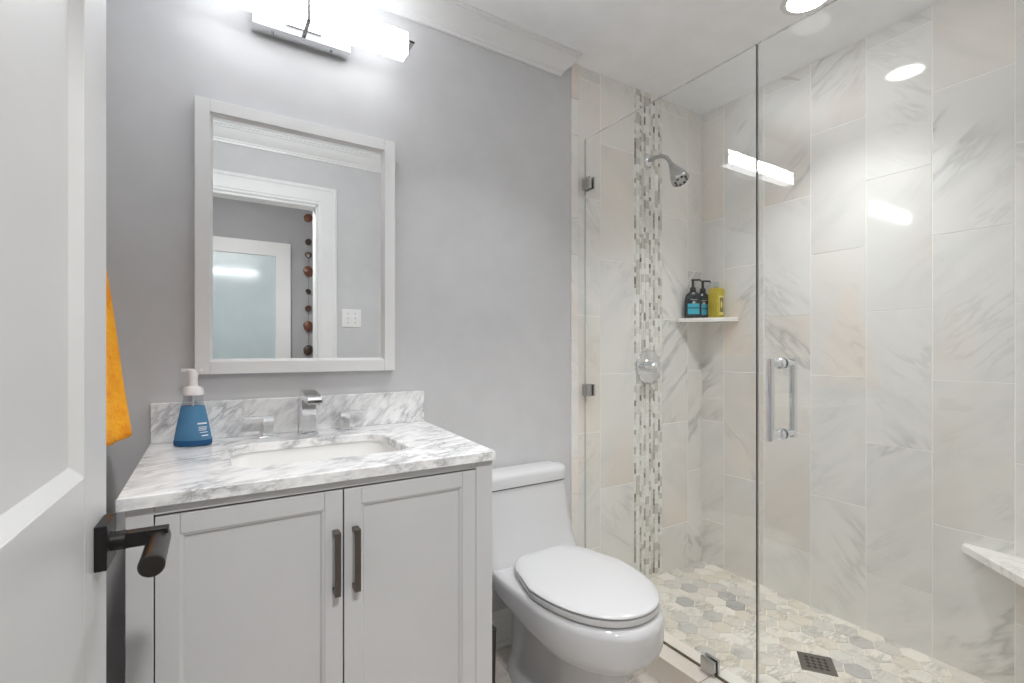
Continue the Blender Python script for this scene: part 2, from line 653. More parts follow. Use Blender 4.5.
# vertical strip of little stick tiles
m = MB()
m.box(1.7305, 1.9255, YB + 0.002, YB + 0.006, 0.0, ZC, 1)
widths = []
while sum(widths) < 0.194:
    widths += [0.0125, 0.0245] if len(widths) % 4 == 0 else [0.0125, 0.0155]
sc_ = 0.195 / sum(widths)
xc = 1.7305
for c, wd in enumerate(widths):
    wd *= sc_
    z = -rnd.random() * 0.04
    while z < ZC:
        ln = rnd.choice((0.018, 0.024, 0.030, 0.040)) if c % 2 == 0 else rnd.choice((0.030, 0.040, 0.055))
        a, b = max(z, 0.0), min(z + ln, ZC)
        if b - a > 0.004:
            tn = rnd.random() ** 1.1 if c % 2 == 0 else rnd.random() * 0.62
            m.newseed(tone=tn)
            m.box(xc + 0.0009, xc + wd - 0.0009, YB - 0.0005 - rnd.random() * 0.001, YB + 0.004, a + 0.0009, b - 0.0009)
        z += ln
    xc += wd
structure(m.build('trim_1', [M['mosaic'], M['grout']]), 'vertical strip of grey and white stick mosaic tiles behind the shower head', 'mosaic tile strip')

bounds = [YF, 0.254, 0.464, 0.678, 0.888, 1.098, 1.309, 1.52, YB]
kinds = ['A', 'B', 'A', 'B', 'A', 'B', 'A', 'B']
m = MB()
m.box(XR + 0.0012, XR + 0.1, 0.0, YB + 0.1, -0.05, ZC + 0.05, 1)
for (y0, y1), kd in zip(zip(bounds, bounds[1:]), kinds):
    for z0, z1 in zsplit(kd, 0.0, ZC):
        m.newseed()
        i0 = len(m.v)
        m.box(XR, XR + 0.008, y0 + G, y1 - G, z0 + G, z1 - G)
        # hand-set tiles never lie perfectly flat
        c = Vector((XR + 0.004, (y0 + y1) / 2, (z0 + z1) / 2))
        rot = Matrix.Rotation(rnd.uniform(-0.0025, 0.0025), 4, 'Z') @ Matrix.Rotation(rnd.uniform(-0.0015, 0.0015), 4, 'Y')
        m.xform(Matrix.Translation(c) @ rot @ Matrix.Translation(-c), i0)
structure(m.build('wall_right', [M['tileside'], M['grout']], bevel=0.0008, seg=1), 'long marble tiled wall of the shower', 'wall')
m = MB()
m.box(1.35, XR, YF, YF + 0.003, 0.0, ZC, 1)
xs = [1.35, 1.515, 1.73, 1.945, 2.16, XR]
for i, (x0, x1) in enumerate(zip(xs, xs[1:])):
    for z0, z1 in zsplit('AB'[i % 2], 0.0, ZC):
        m.newseed()
        m.box(x0 + G, x1 - G, YF + 0.001, YF + 0.008, z0 + G, z1 - G)
structure(m.build('wall_shower_front', [M['tile'], M['grout']]), 'marble tiled front wall of the shower', 'wall')

# shower floor: hexagon mosaic ---------------------------------------------------
m = MB()
m.box(1.40, XR + 0.004, YF, YB + 0.004, 0.0, ZSF - 0.0015, 1)
R = 0.0465
fx = math.sqrt(3) * R
fy = 1.5 * R
DRC = Vector((1.845, 0.884))
DRA = -math.radians(54.3)


def clip(poly, axis, val, keep_less):
    out = []
    for i in range(len(poly)):
        a, b = poly[i], poly[(i + 1) % len(poly)]
        ia = (a[axis] <= val) if keep_less else (a[axis] >= val)
        ib = (b[axis] <= val) if keep_less else (b[axis] >= val)
        if ia:
            out.append(a)
        if ia != ib:
            t = (val - a[axis]) / (b[axis] - a[axis])
            out.append((a[0] + t * (b[0] - a[0]), a[1] + t * (b[1] - a[1])))
    return out


j = 0
y = YF
while y < YB + R:
    x = 1.44 + (fx / 2 if j % 2 else 0)
    while x < XR + fx:
        rr = R - 0.0018
        poly = [(x + rr * math.cos(PI / 6 + PI / 3 * k), y + rr * math.sin(PI / 6 + PI / 3 * k)) for k in range(6)]
        poly = clip(poly, 0, 1.47, False)
        if poly: poly = clip(poly, 0, XR, True)
        if poly: poly = clip(poly, 1, YF + 0.008, False)
        if poly: poly = clip(poly, 1, YB, True)
        if len(poly) > 2:
            tn = rnd.random()
            m.newseed(tone=tn)
            m.prism(poly, ZSF - 0.004, ZSF)
        x += fx
    y += fy
    j += 1
structure(m.build('floor_shower', [M['hex'], M['floorgrout']]), 'cream and grey hexagon marble mosaic floor of the shower', 'floor')

# low kerb under the glass
m = MB()
m.box(1.351, 1.483, YF, YB, 0.0, 0.082, 1)
y = YF
while y < YB - 0.01:
    y2 = min(y + 0.305, YB)
    m.newseed(tone=rnd.random())
    m.box(1.348, 1.425, y + G, y2 - G, 0.0, 0.0897)
    m.newseed()
    m.box(1.425 + G, 1.486, y + G, y2 - G, 0.0, 0.0897)
    y = y2
structure(m.build('shower_curb', [M['curb'], M['grout']], bevel=0.002, seg=2), 'low cream marble kerb under the shower glass', 'shower kerb')

# crown moulding ---------------------------------------------------------------
CROWN = [(0.0, 0.0), (0.010, 0.0), (0.012, 0.010), (0.017, 0.013), (0.018, 0.020), (0.026, 0.026), (0.040, 0.036), (0.052, 0.052), (0.058, 0.066),
         (0.066, 0.068), (0.067, 0.075), (0.076, 0.077), (0.076, 0.084)]


def crown_run(m, a, b, inward, ma, mb):
    """a,b points on the wall (x,y); inward unit vector; ma/mb: change of length per unit projection at either end"""
    a = Vector(a); b = Vector(b); d = (b - a).normalized(); inw = Vector(inward)
    ringA = []
    ringB = []
    for p, z in CROWN + [(0.0, 0.084)]:
        ringA.append((*(a + inw * p - d * (ma * p)), ZC - 0.084 + z))
        ringB.append((*(b + inw * p + d * (mb * p)), ZC - 0.084 + z))
    m.loft([ringA, ringB])


m = MB()
crown_run(m, (XL, YB), (1.274, YB), (0, -1), -1, 1)
crown_run(m, (1.2741, YB), (1.274, YB - 0.001), (1, 0), 0, 0)
structure(m.build('trim_2', M['trim'], smooth=True, angle=25), 'white crown moulding along the back wall', 'crown moulding')
m = MB()
crown_run(m, (XL, YF), (1.274, YF), (0, 1), -1, 1)
structure(m.build('trim_3', M['trim'], smooth=True, angle=25), 'white crown moulding above the doorway, seen in the mirror', 'crown moulding')
m = MB()
crown_run(m, (XL, YB), (XL, YF), (1, 0), -1, -1)
structure(m.build('trim_4', M['trim'], smooth=True, angle=25), 'white crown moulding on the left wall', 'crown moulding')

# baseboards --------------------------------------------------------------------
BB = [(0.0, 0.0), (0.014, 0.0), (0.014, 0.010), (0.014, 0.108), (0.012, 0.116), (0.008, 0.120), (0.007, 0.130), (0.003, 0.137), (0.0, 0.137)]


def base_run(name, a, b, inward, label):
    m = MB()
    a = Vector(a); b = Vector(b); inw = Vector(inward)
    m.loft([[(*(a + inw * p), z) for p, z in BB], [(*(b + inw * p), z) for p, z in BB]])
    i = Vector(inward) * 0.014
    m.loft([[(*(q + i + inw * p), z) for p, z in ((0, 0), (0.012, 0), (0.012, 0.008), (0.006, 0.018), (0, 0.018))] for q in (a, b)])
    structure(m.build(name, M['trim'], smooth=True, angle=30), label, 'baseboard')


base_run('baseboard_back', (XL, YB), (XS, YB), (0, -1), 'white baseboard behind the toilet')
base_run('baseboard_left', (XL, YF + 0.02), (XL, YB), (1, 0), 'white baseboard on the left wall')
base_run('baseboard_front', (0.70, YF), (1.346, YF), (0, 1), 'white baseboard beside the doorway')

# door casing and jambs -----------------------------------------------------------
CAS = [(0.0, 0.0), (0.0, 0.010), (0.006, 0.013), (0.014, 0.013), (0.020, 0.017), (0.060, 0.019), (0.085, 0.019), (0.092, 0.024), (0.106, 0.024), (0.110, 0.018), (0.110, 0.0)]


def casing(name, x0, x1, zt, ywall, ydir, label):
    """mitred moulding round three sides of an opening"""
    m = MB()
    R1 = [(x1 + 0.002 + u, ywall + ydir * t, 0.0) for u, t in CAS]
    R2 = [(x1 + 0.002 + u, ywall + ydir * t, zt + 0.002 + u) for u, t in CAS]
    R3 = [(x0 - 0.002 - u, ywall + ydir * t, zt + 0.002 + u) for u, t in CAS]
    R4 = [(x0 - 0.002 - u, ywall + ydir * t, 0.0) for u, t in CAS]
    m.loft([R1, R2, R3, R4])
    return structure(m.build(name, M['trim'], smooth=True, angle=25), label, 'door trim')


casing('trim_5', DX0 + 0.012, DX1 - 0.0, DZ, YF, 1, 'white door casing on the room side of the doorway')
casing('trim_6', DX0, DX1, DZ, YH, -1, 'white door casing on the hall side of the doorway')
m = MB()
m.box(DX0 - 0.001, DX0 + 0.012, YH, YF, 0.0, DZ)
m.box(DX1 - 0.012, DX1 + 0.001, YH, YF, 0.0, DZ)
m.box(DX0, DX1, YH, YF, DZ - 0.014, DZ + 0.001)
structure(m.build('trim_7', M['trim'], bevel=0.001), 'white jamb lining the doorway', 'door jamb')

# ------------------------------------------------------------------ entry door (open, at left)
TH = 0.0436     # tilt of the leaf from the y axis
HINGE = Vector((-0.154, 0.108, 0))
DW, DT = 0.775, 0.035
door = structure(thing('door_1', 'white panelled door standing open at the left', 'door', HINGE))
door.rotation_euler = (0, 0, -TH)
# local frame: leaf runs along +y, visible face at x = 0, thickness to -x
m = MB()
ST = 0.115
U0, U1, L0, L1 = 1.015, 1.95, 0.22, 0.72
DH = 2.045
m.box(-DT, 0, 0, ST, 0.008, DH)
m.box(-DT, 0, DW - ST, DW, 0.008, DH)
for z0, z1 in ((0.008, L0), (L1, U0), (U1, DH)):
    m.box(-DT, 0, ST, DW - ST, z0, z1)
for z0, z1 in ((L0, L1), (U0, U1)):
    m.box(-DT + 0.011, -0.011, ST, DW - ST, z0, z1)
    for xf, s in ((0.0, 1), (-DT, -1)):      # sticking: sloped frame round the panel
        o = [(ST, z0), (DW - ST, z0), (DW - ST, z1), (ST, z1)]
        r0 = [(xf - s * 0.001, p[0], p[1]) for p in o]
        c = 0.016
        i = [(ST + c, z0 + c), (DW - ST - c, z0 + c), (DW - ST - c, z1 - c), (ST + c, z1 - c)]
        r1 = [(xf - s * 0.0112, p[0], p[1]) for p in i]
        m.loft([r0, r1], cap0=False, cap1=False)
leaf = m.build('door_leaf', M['door'], door, bevel=0.0015, local=True)
# lever handle
hy, hz = DW - 0.045, 0.911
m = MB()
m.box(0.0, 0.0135, hy - 0.027, hy + 0.031, hz - 0.0295, hz + 0.0295)
hdl = m.build('door_handle', M['black'], door, bevel=0.0015, local=True)
hdl['label'] = 'black lever handle on a square plate'
m = MB()
m.lathe([(0.0125, 0.009), (0.0125, 0.030)], (0, hy, hz), (1, 0, 0), 24)
m.box(0.028, 0.0765, hy - 0.009, hy + 0.009, hz - 0.010, hz + 0.010)
m.build('handle_neck', M['black'], hdl, bevel=0.0008, local=True, smooth=True, angle=30)
m = MB()
m.lathe([(0.0105, -0.012), (0.0125, -0.010), (0.0135, 0.0), (0.0138, 0.085), (0.0142, 0.087), (0.0142, 0.100), (0.0125, 0.102)], (0.0655, hy + 0.004, hz - 0.006), (0.03, -1, -0.02), 28)
m.build('handle_grip', M['blackgrip'], hdl, local=True, smooth=True, angle=35)
m = MB()
m.box(-0.013, -0.009, DW, DW + 0.0015, hz - 0.03, hz + 0.03)
m.box(-DT / 2 - 0.012, -DT / 2 + 0.012, DW - 0.0005, DW + 0.0018, hz - 0.028, hz + 0.028)
m.build('latch_plate', M['black'], door, local=True)
for zz in (0.2, 1.05, 1.85):
    m = MB()
    m.lathe([(0.007, -0.045), (0.007, 0.045)], (0.006, -0.004, zz), (0, 0, 1), 12)
    m.box(-0.02, 0.0008, 0.0, 0.003, zz - 0.045, zz + 0.045)
    m.build('hinge', M['black'], door, local=True)

# ------------------------------------------------------------------ hall door with pale glass, garland (seen in the mirror)
hd = structure(thing('door_2', 'white hall door with a pale glass panel, reflected in the mirror', 'door', (0.15, HY, 0)))
X0h, X1h = -0.32, 0.595
m = MB()
m.prism([(X0h, 0.0), (X0h, 2.06), (X1h, 2.06), (X1h, 0.0), (X1h - 0.115, 0.0), (X1h - 0.115, 1.945), (X0h + 0.115, 1.945), (X0h + 0.115, 0.0)], HY + 0.001, HY + 0.035, 'y')
m.box(X0h + 0.115, X1h - 0.115, HY + 0.001, HY + 0.035, 0.0, 0.22)
m.build('door_frame', M['trim'], hd, bevel=0.002)
m = MB(); m.box(X0h + 0.11, X1h - 0.11, HY + 0.012, HY + 0.022, 0.22, 1.95)
m.build('glass_panel', M['frost'], hd)
m = MB()
m.lathe([(0.026, 0.0), (0.026, 0.006), (0.010, 0.008), (0.010, 0.03), (0.026, 0.04), (0.028, 0.052), (0.018, 0.062)], (X0h + 0.06, HY + 0.035, 0.95), (0, 1, 0), 24)
m.build('door_knob', M['black'], hd, smooth=True)

gx = 0.736
gar = thing('hanging_garland', 'string of brown and black agate slices hanging on the hall wall, reflected in the mirror', 'garland', (gx, HY, 0.75))
m = MB()
m.tube([(gx, HY + 0.02, 0.78), (gx, HY + 0.02, 1.5), (gx, HY + 0.02, 1.97)], 0.0014, 6)
m.build('string', M['bronze'], gar)
m = MB(); m.lathe([(0.006, 0), (0.006, 0.02), (0.010, 0.022), (0.010, 0.026)], (gx, HY, 1.975), (0, 1, 0), 12)
m.build('wall_pin', M['satin'], gar)
for v_, r_, tn in ((217, 0.036, 0.1), (241, 0.026, 0.9), (254, 0.027, 0.6), (270.7, 0.042, 0.15), (291, 0.022, 1.0), (308, 0.026, 0.7), (326, 0.043, 0.3), (350, 0.042, 0.9), (374, 0.030, 0.4), (394, 0.036, 0.2)):
    zz = CAM_H + (350 - v_) / 484 * 4.13
    m = MB()
    m.ct = tn
    n = 22
    outer = []
    ph = rnd.random() * 6
    rings = []
    for yy, sc in ((0.014, 0.94), (0.016, 1.0), (0.022, 1.0), (0.024, 0.94)):
        rings.append([(gx + r_ * sc * (1 + 0.07 * math.sin(2 * a + ph) + 0.04 * math.sin(5 * a)) * math.cos(a), HY + yy, zz + r_ * sc * (1 + 0.07 * math.sin(2 * a + ph)) * math.sin(a)) for a in [2 * PI * k / n for k in range(n)]])
    m.loft(rings)
    o = m.build('agate_slice', M['agate'], gar, smooth=True, angle=50)
    # centre the ring pattern on the slice
    for vv in o.data.vertices:
        vv.co -= Vector((0, 0, zz - 0.75))
    o.location = (0, 0, zz - 0.75)

sw = thing('switch_plate', 'white double light switch plate beside the doorway, reflected in the mirror', 'light switch', (0.785, YF, 1.372))
m = MB(); m.box(0.785 - 0.060, 0.785 + 0.060, YF, YF + 0.006, 1.372 - 0.058, 1.372 + 0.058)
m.build('face_plate', M['plateplastic'], sw, bevel=0.003)
for dx in (-0.023, 0.023):
    m = MB()
    m.box(0.785 + dx - 0.005, 0.785 + dx + 0.005, YF + 0.006, YF + 0.0075, 1.372 - 0.012, 1.372 + 0.012)
    m.prism([(YF + 0.006, 1.366), (YF + 0.017, 1.372), (YF + 0.016, 1.379), (YF + 0.006, 1.380)], 0.785 + dx - 0.0035, 0.785 + dx + 0.0035, 'x')
    m.build('toggle', M['plateplastic'], sw)
for dx in (-0.023, 0.023):
    for dz in (-0.030, 0.030):
        m = MB(); m.lathe([(0.003, 0), (0.003, 0.0012)], (0.785 + dx, YF + 0.006, 1.372 + dz), (0, 1, 0), 10)
        m.build('screw', M['satin'], sw)


# ------------------------------------------------------------------ vanity cabinet
CF = 1.074           # cabinet front
CX0, CX1 = -0.121, 0.617
CT = 0.891           # cabinet top
van = thing('vanity_cabinet', 'light grey vanity cabinet with two framed doors under the marble top', 'cabinet', (0.248, 1.36, 0))
m = MB()
for x0, x1 in ((CX0, CX0 + 0.040), (CX1 - 0.047, CX1)):       # front stiles run down to the floor as legs
    m.box(x0, x1, CF, CF + 0.045, 0.0, CT)
m.box(CX0 + 0.040, CX1 - 0.047, CF, CF + 0.02, 0.872, CT)
m.box(CX0 + 0.040, CX1 - 0.047, CF, CF + 0.02, 0.12, 0.165)
for x0, x1 in ((CX0, CX0 + 0.04), (CX1 - 0.04, CX1)):
    m.box(x0, x1, YB - 0.06, YB - 0.018, 0.0, CT)
    m.box(x0 + (0.004 if x0 < 0 else 0.02), x1 - (0.02 if x0 < 0 else 0.004), CF + 0.04, YB - 0.05, 0.12, CT)
m.box(CX0 + 0.01, CX1 - 0.01, CF + 0.03, YB - 0.02, 0.12, 0.14)
m.box(CX0 + 0.01, CX1 - 0.01, YB - 0.03, YB - 0.02, 0.12, CT - 0.02)
m.build('carcass', M['cab'], van, bevel=0.0015)


def cab_door(x0, x1, hx):
    z0, z1 = 0.168, 0.868
    s = 0.037
    m = MB()
    y0, y1 = CF - 0.001, CF + 0.020
    m.box(x0, x0 + s, y0, y1, z0, z1)
    m.box(x1 - s, x1, y0, y1, z0, z1)
    m.box(x0 + s + 0.0004, x1 - s - 0.0004, y0 + 0.0003, y1, z1 - s, z1)
    m.box(x0 + s + 0.0004, x1 - s - 0.0004, y0 + 0.0003, y1, z0, z0 + s)
    d = m.build('door', M['cab'], van, bevel=0.0008, seg=1)
    m = MB()
    m.box(x0 + s - 0.002, x1 - s + 0.002, y0 + 0.010, y1 - 0.003, z0 + s - 0.002, z1 - s + 0.002)
    a, b = (x0 + s, z0 + s), (x1 - s, z1 - s)
    c = 0.008
    m.loft([[(a[0], y0 + 0.003, a[1]), (b[0], y0 + 0.003, a[1]), (b[0], y0 + 0.003, b[1]), (a[0], y0 + 0.003, b[1])],
            [(a[0] + c * .5, y0 + 0.004, a[1] + c * .5), (b[0] - c * .5, y0 + 0.004, a[1] + c * .5), (b[0] - c * .5, y0 + 0.004, b[1] - c * .5), (a[0] + c * .5, y0 + 0.004, b[1] - c * .5)],
            [(a[0] + c, y0 + 0.0101, a[1] + c), (b[0] - c, y0 + 0.0101, a[1] + c), (b[0] - c, y0 + 0.0101, b[1] - c), (a[0] + c, y0 + 0.0101, b[1] - c)]], cap0=False, cap1=False)
    m.build('panel', M['cab'], d)
    m = MB()
    hz0, hz1 = 0.652, 0.786
    yo = CF - 0.028
    m.box(hx - 0.0065, hx + 0.0065, yo, yo + 0.006, hz0, hz1)
    for z in (hz0, hz1 - 0.012):
        m.box(hx - 0.0065, hx + 0.0065, yo + 0.003, y0, z, z + 0.012)
    h = m.build('handle', M['bronze'], d, bevel=0.0015)
    h['label'] = 'dark pewter bar handle'


cab_door(-0.079, 0.2465, 0.231)
cab_door(0.2495, 0.5685, 0.272)

# countertop with an opening for the basin -----------------------------------------
ZT = 0.914
ctop = thing('countertop', 'white marble vanity top with grey veins around the basin', 'countertop', (0.26, 1.36, CT))
outer = [(-0.132, 1.058), (0.616, 1.056), (0.660, YB - 0.003), (-0.132, YB - 0.003)]
hc = (0.247, 1.335)
hole = rrect(hc[0], hc[1], 0.200, 0.150, 0.055, n=10)


def ray_out(c, d, poly):
    best = None
    for i in range(len(poly)):
        a, b = poly[i], poly[(i + 1) % len(poly)]
        ex, ey = b[0] - a[0], b[1] - a[1]
        den = d[0] * ey - d[1] * ex
        if abs(den) < 1e-9:
            continue
        t = ((a[0] - c[0]) * ey - (a[1] - c[1]) * ex) / den
        u = ((a[0] - c[0]) * d[1] - (a[1] - c[1]) * d[0]) / den
        if t > 0 and -1e-6 <= u <= 1 + 1e-6 and (best is None or t < best):
            best = t
    return (c[0] + d[0] * best, c[1] + d[1] * best)


angs = sorted([math.atan2(p[1] - hc[1], p[0] - hc[0]) for p in hole] + [math.atan2(p[1] - hc[1], p[0] - hc[0]) for p in outer])
inn = [ray_out(hc, (math.cos(a), math.sin(a)), hole) for a in angs]
out_ = [ray_out(hc, (math.cos(a), math.sin(a)), outer) for a in angs]
m = MB()
B = 0.0025


def shrink(p, k):
    v = Vector((p[0] - hc[0], p[1] - hc[1]))
    return (hc[0] + v.x * (1 - k / v.length), hc[1] + v.y * (1 - k / v.length))


rings = [[(*p, CT) for p in inn], [(*p, ZT - B) for p in inn], [(*shrink(p, -B), ZT) for p in inn],
         [(*shrink(p, B), ZT) for p in out_], [(*p, ZT - B) for p in out_], [(*p, CT) for p in out_], [(*p, CT) for p in inn]]
m.loft(rings, cap0=False, cap1=False)
slab = m.build('marble_slab', M['counter'], ctop)
m = MB(); m.box(-0.130, 0.655, YB - 0.022, YB - 0.001, ZT + 0.0005, 1.022)
tag(m.build('backsplash', M['splash'], bevel=0.0015), 'low grey-veined marble backsplash strip along the wall behind the faucet', 'backsplash')

sink = thing('sink_basin', 'white oblong undermount basin set into the marble top', 'sink', (hc[0], hc[1], 0.745))
m = MB()
prof = [(0.216, 0.166, 0.890, 0.06), (0.206, 0.156, 0.8895, 0.055), (0.204, 0.154, 0.870, 0.055), (0.198, 0.148, 0.80, 0.06), (0.186, 0.138, 0.765, 0.065), (0.15, 0.11, 0.752, 0.07), (0.05, 0.045, 0.748, 0.04), (0.024, 0.024, 0.747, 0.023)]
rin = [rrect(hc[0], hc[1], a, b, r, z, 8) for a, b, z, r in prof]
rout = [rrect(hc[0], hc[1], a + 0.012, b + 0.012, r + 0.01, z - 0.012, 8) for a, b, z, r in reversed(prof[2:])]
m.loft(rin, cap0=False, cap1=False)
m.loft([rin[-1]] + rout + [rrect(hc[0], hc[1], 0.217, 0.167, 0.06, 0.882, 8), rin[0]], cap0=False, cap1=False)
m.build('bowl', M['basin'], sink, smooth=True, angle=50)
m = MB(); m.lathe([(0.010, 0.740), (0.024, 0.7475), (0.024, 0.750), (0.018, 0.7505), (0.017, 0.756), (0.004, 0.757)], (hc[0], hc[1], 0), (0, 0, 1), 28)
m.build('drain_stopper', M['chrome'], sink, smooth=True)

# faucet ------------------------------------------------------------------------
FX, FY = 0.258, 1.572
fau = thing('faucet', 'square chrome faucet with two flat lever taps behind the basin', 'faucet', (FX, FY, ZT))
m = MB()
m.box(FX - 0.027, FX + 0.027, FY - 0.027, FY + 0.027, ZT, ZT + 0.006)
m.build('base_plate', M['chrome'], fau, bevel=0.001)
m = MB()
m.prism([(FY + 0.022, ZT + 0.006), (FY - 0.022, ZT + 0.006), (FY - 0.024, ZT + 0.106), (FY - 0.116, ZT + 0.102), (FY - 0.116, ZT + 0.112), (FY - 0.104, ZT + 0.121), (FY - 0.020, ZT + 0.133), (FY + 0.022, ZT + 0.133)][::-1], FX - 0.0205, FX + 0.0205, 'x')
m.build('spout', M['chrome'], fau, bevel=0.0015)
m = MB(); m.box(FX - 0.014, FX + 0.014, FY - 0.110, FY - 0.090, ZT + 0.098, ZT + 0.1035)
m.build('aerator', M['satin'], fau)
for sx in (-1, 1):
    hx = FX + sx * 0.108
    m = MB()
    m.box(hx - 0.025, hx + 0.025, FY - 0.025, FY + 0.025, ZT, ZT + 0.006)
    m.box(hx - 0.014, hx + 0.014, FY - 0.014, FY + 0.014, ZT + 0.006, ZT + 0.058)
    t_ = m.build('tap', M['chrome'], fau, bevel=0.001)
    m = MB()
    a, b = (hx - 0.014, hx + 0.062) if sx > 0 else (hx - 0.062, hx + 0.014)
    m.box(a, b, FY - 0.0145, FY + 0.0145, ZT + 0.058, ZT + 0.0625)
    m.build('lever', M['chrome'], t_, bevel=0.0008)

# soap pump on the vanity ---------------------------------------------------------
sp = thing('soap_dispenser', 'clear pump bottle of blue hand soap on the marble vanity top', 'soap bottle', (-0.032, 1.545, ZT), rotz=-0.35)
sp.scale = (0.94, 0.94, 1.0)
m = MB()
body = [(0.040, 0.0), (0.0475, 0.003), (0.0482, 0.010), (0.0475, 0.016), (0.045, 0.030), (0.0395, 0.060), (0.034, 0.085), (0.0295, 0.106)]
m.lathe(body, n=40, sy=0.66)
m.build('liquid_body', M['blue'], sp, smooth=True, local=True)
m = MB()
m.lathe([(0.041, 0.0005), (0.0479, 0.0035), (0.0486, 0.010), (0.0479, 0.0165)], n=40, sy=0.66, cap1=False)
m.build('base_band', M['bluedark'], sp, smooth=True, local=True)
m = MB()
m.lathe([(0.0295, 0.106), (0.0275, 0.113), (0.0255, 0.122), (0.0250, 0.136)], n=40, sy=0.72, cap0=False)
m.build('clear_neck', M['clearp'], sp, smooth=True, local=True)
m = MB()
m.lathe([(0.0255, 0.134), (0.0262, 0.138), (0.0258, 0.148), (0.022, 0.155), (0.012, 0.158), (0.0118, 0.172)], n=36, sy=0.95)
m.lathe([(0.0105, 0.170), (0.0130, 0.190), (0.0140, 0.196), (0.0140, 0.200), (0.010, 0.203)], n=28)
m.box(-0.028, 0.010, -0.0075, 0.0075, 0.196, 0.2045)
m.box(0.0, 0.022, -0.008, 0.008, 0.198, 0.2045)
m.build('pump', M['whitep'], sp, bevel=0.001, smooth=True, local=True)
m = MB(); m.lathe([(0.0030, 0.012), (0.0030, 0.136)], n=10)
m.build('dip_tube', M['whitep'], sp, local=True)
m = MB()
# printed lines on the front of the bottle
for z0, z1, a0, a1 in ((0.058, 0.062, -1.05, -0.35), (0.050, 0.0515, -1.0, -0.42), (0.046, 0.0475, -1.0, -0.40), (0.042, 0.0435, -1.0, -0.5), (0.036, 0.0375, -0.95, -0.4), (0.027, 0.0295, -0.85, -0.4)):
    rr = []
    for z in (z0, z1):
        rad = 0.0398 + (0.060 - z) * 0.2 if z < 0.06 else 0.0398
        rad += 0.0007
        rr.append([(rad * math.cos(a0 + (a1 - a0) * k / 8), 0.66 * rad * math.sin(a0 + (a1 - a0) * k / 8), z) for k in range(9)])
    m.loft(rr, closed=False, cap0=False, cap1=False)
pl = m.build('printed_label', M['whitep'], sp, local=True)

# ------------------------------------------------------------------ framed mirror
MY = YB - 0.028
MX0, MX1, MZ0, MZ1 = -0.030, 0.546, 1.099, 1.883
mir = thing('wall_mirror', 'white framed rectangular mirror above the vanity', 'mirror', ((MX0 + MX1) / 2, YB, MZ0))
m = MB()
fw = 0.036
m.box(MX0, MX0 + fw, MY, YB, MZ0, MZ1)
m.box(MX1 - fw, MX1, MY, YB, MZ0, MZ1)
m.box(MX0 + fw + 0.0004, MX1 - fw - 0.0004, MY + 0.0003, YB, MZ0, MZ0 + fw)
m.box(MX0 + fw + 0.0004, MX1 - fw - 0.0004, MY + 0.0003, YB, MZ1 - fw, MZ1)
a0, a1, b0, b1 = MX0 + fw, MX1 - fw, MZ0 + fw, MZ1 - fw
c = 0.008
m.loft([[(a0 - .001, MY + 0.004, b0 - .001), (a1 + .001, MY + 0.004, b0 - .001), (a1 + .001, MY + 0.004, b1 + .001), (a0 - .001, MY + 0.004, b1 + .001)],
        [(a0 + c, MY + 0.016, b0 + c), (a1 - c, MY + 0.016, b0 + c), (a1 - c, MY + 0.016, b1 - c), (a0 + c, MY + 0.016, b1 - c)]], cap0=False, cap1=False)
m.build('frame', M['trim'], mir, bevel=0.001, seg=2)
m = MB(); m.box(a0, a1, MY + 0.0155, MY + 0.019, b0, b1)
m.build('mirror_glass', M['mirror'], mir)

# ------------------------------------------------------------------ lamp bar over the mirror
LX = 0.252
vl = thing('vanity_light', 'long glowing white bar lamp on a chrome plate above the mirror', 'wall lamp', (LX, YB, 2.13))
m = MB(); m.box(LX - 0.140, LX + 0.140, 1.600, YB, 2.126, 2.196)
m.build('back_plate', M['chrome'], vl, bevel=0.002)
m = MB()
m.box(LX - 0.304, LX + 0.304, 1.520, 1.571, 2.136, 2.2055)
m.mi = [2 if f == (3, 0, 4, 7) or f == (1, 2, 6, 5) else (1 if f == (0, 3, 2, 1) else 3 if f == (4, 5, 6, 7) else (0 if f == (0, 1, 5, 4) else 2)) for f in m.f]
m.build('diffuser', [M['led'], M['ledside'], M['ledback'], M['ledtop']], vl)
for sx in (-1, 1):
    m = MB()
    xe = LX + sx * 0.304
    m.box(min(xe, xe + sx * 0.004), max(xe, xe + sx * 0.004), 1.524, 1.567, 2.140, 2.2015)
    m.box(min(xe - sx * 0.014, xe + sx * 0.021), max(xe - sx * 0.014, xe + sx * 0.021), 1.5155, 1.5195, 2.175, 2.180)
    m.box(min(xe + sx * 0.004, xe + sx * 0.021), max(xe + sx * 0.004, xe + sx * 0.021), 1.5155, 1.567, 2.175, 2.180)
    m.build('end_cap', M['satin'], vl, bevel=0.0006)
m = MB()
m.box(LX - 0.0055, LX + 0.0055, 1.5155, 1.5198, 2.132, 2.2095)
m.box(LX - 0.0055, LX + 0.0055, 1.5155, 1.600, 2.1315, 2.1358)
m.box(LX - 0.0055, LX + 0.0055, 1.5155, 1.600, 2.2058, 2.2098)
m.build('clip_band', M['nickel'], vl)
for dx in (-0.085, 0.085):
    m = MB(); m.lathe([(0.004, -0.004), (0.004, 0.0)], (LX + dx, 1.625, 2.126), (0, 0, 1), 12)
    m.build('screw', M['satin'], vl)
m = MB(); m.box(LX - 0.05, LX + 0.05, 1.570, 1.602, 2.15, 2.19)
m.build('stem', M['satin'], vl)

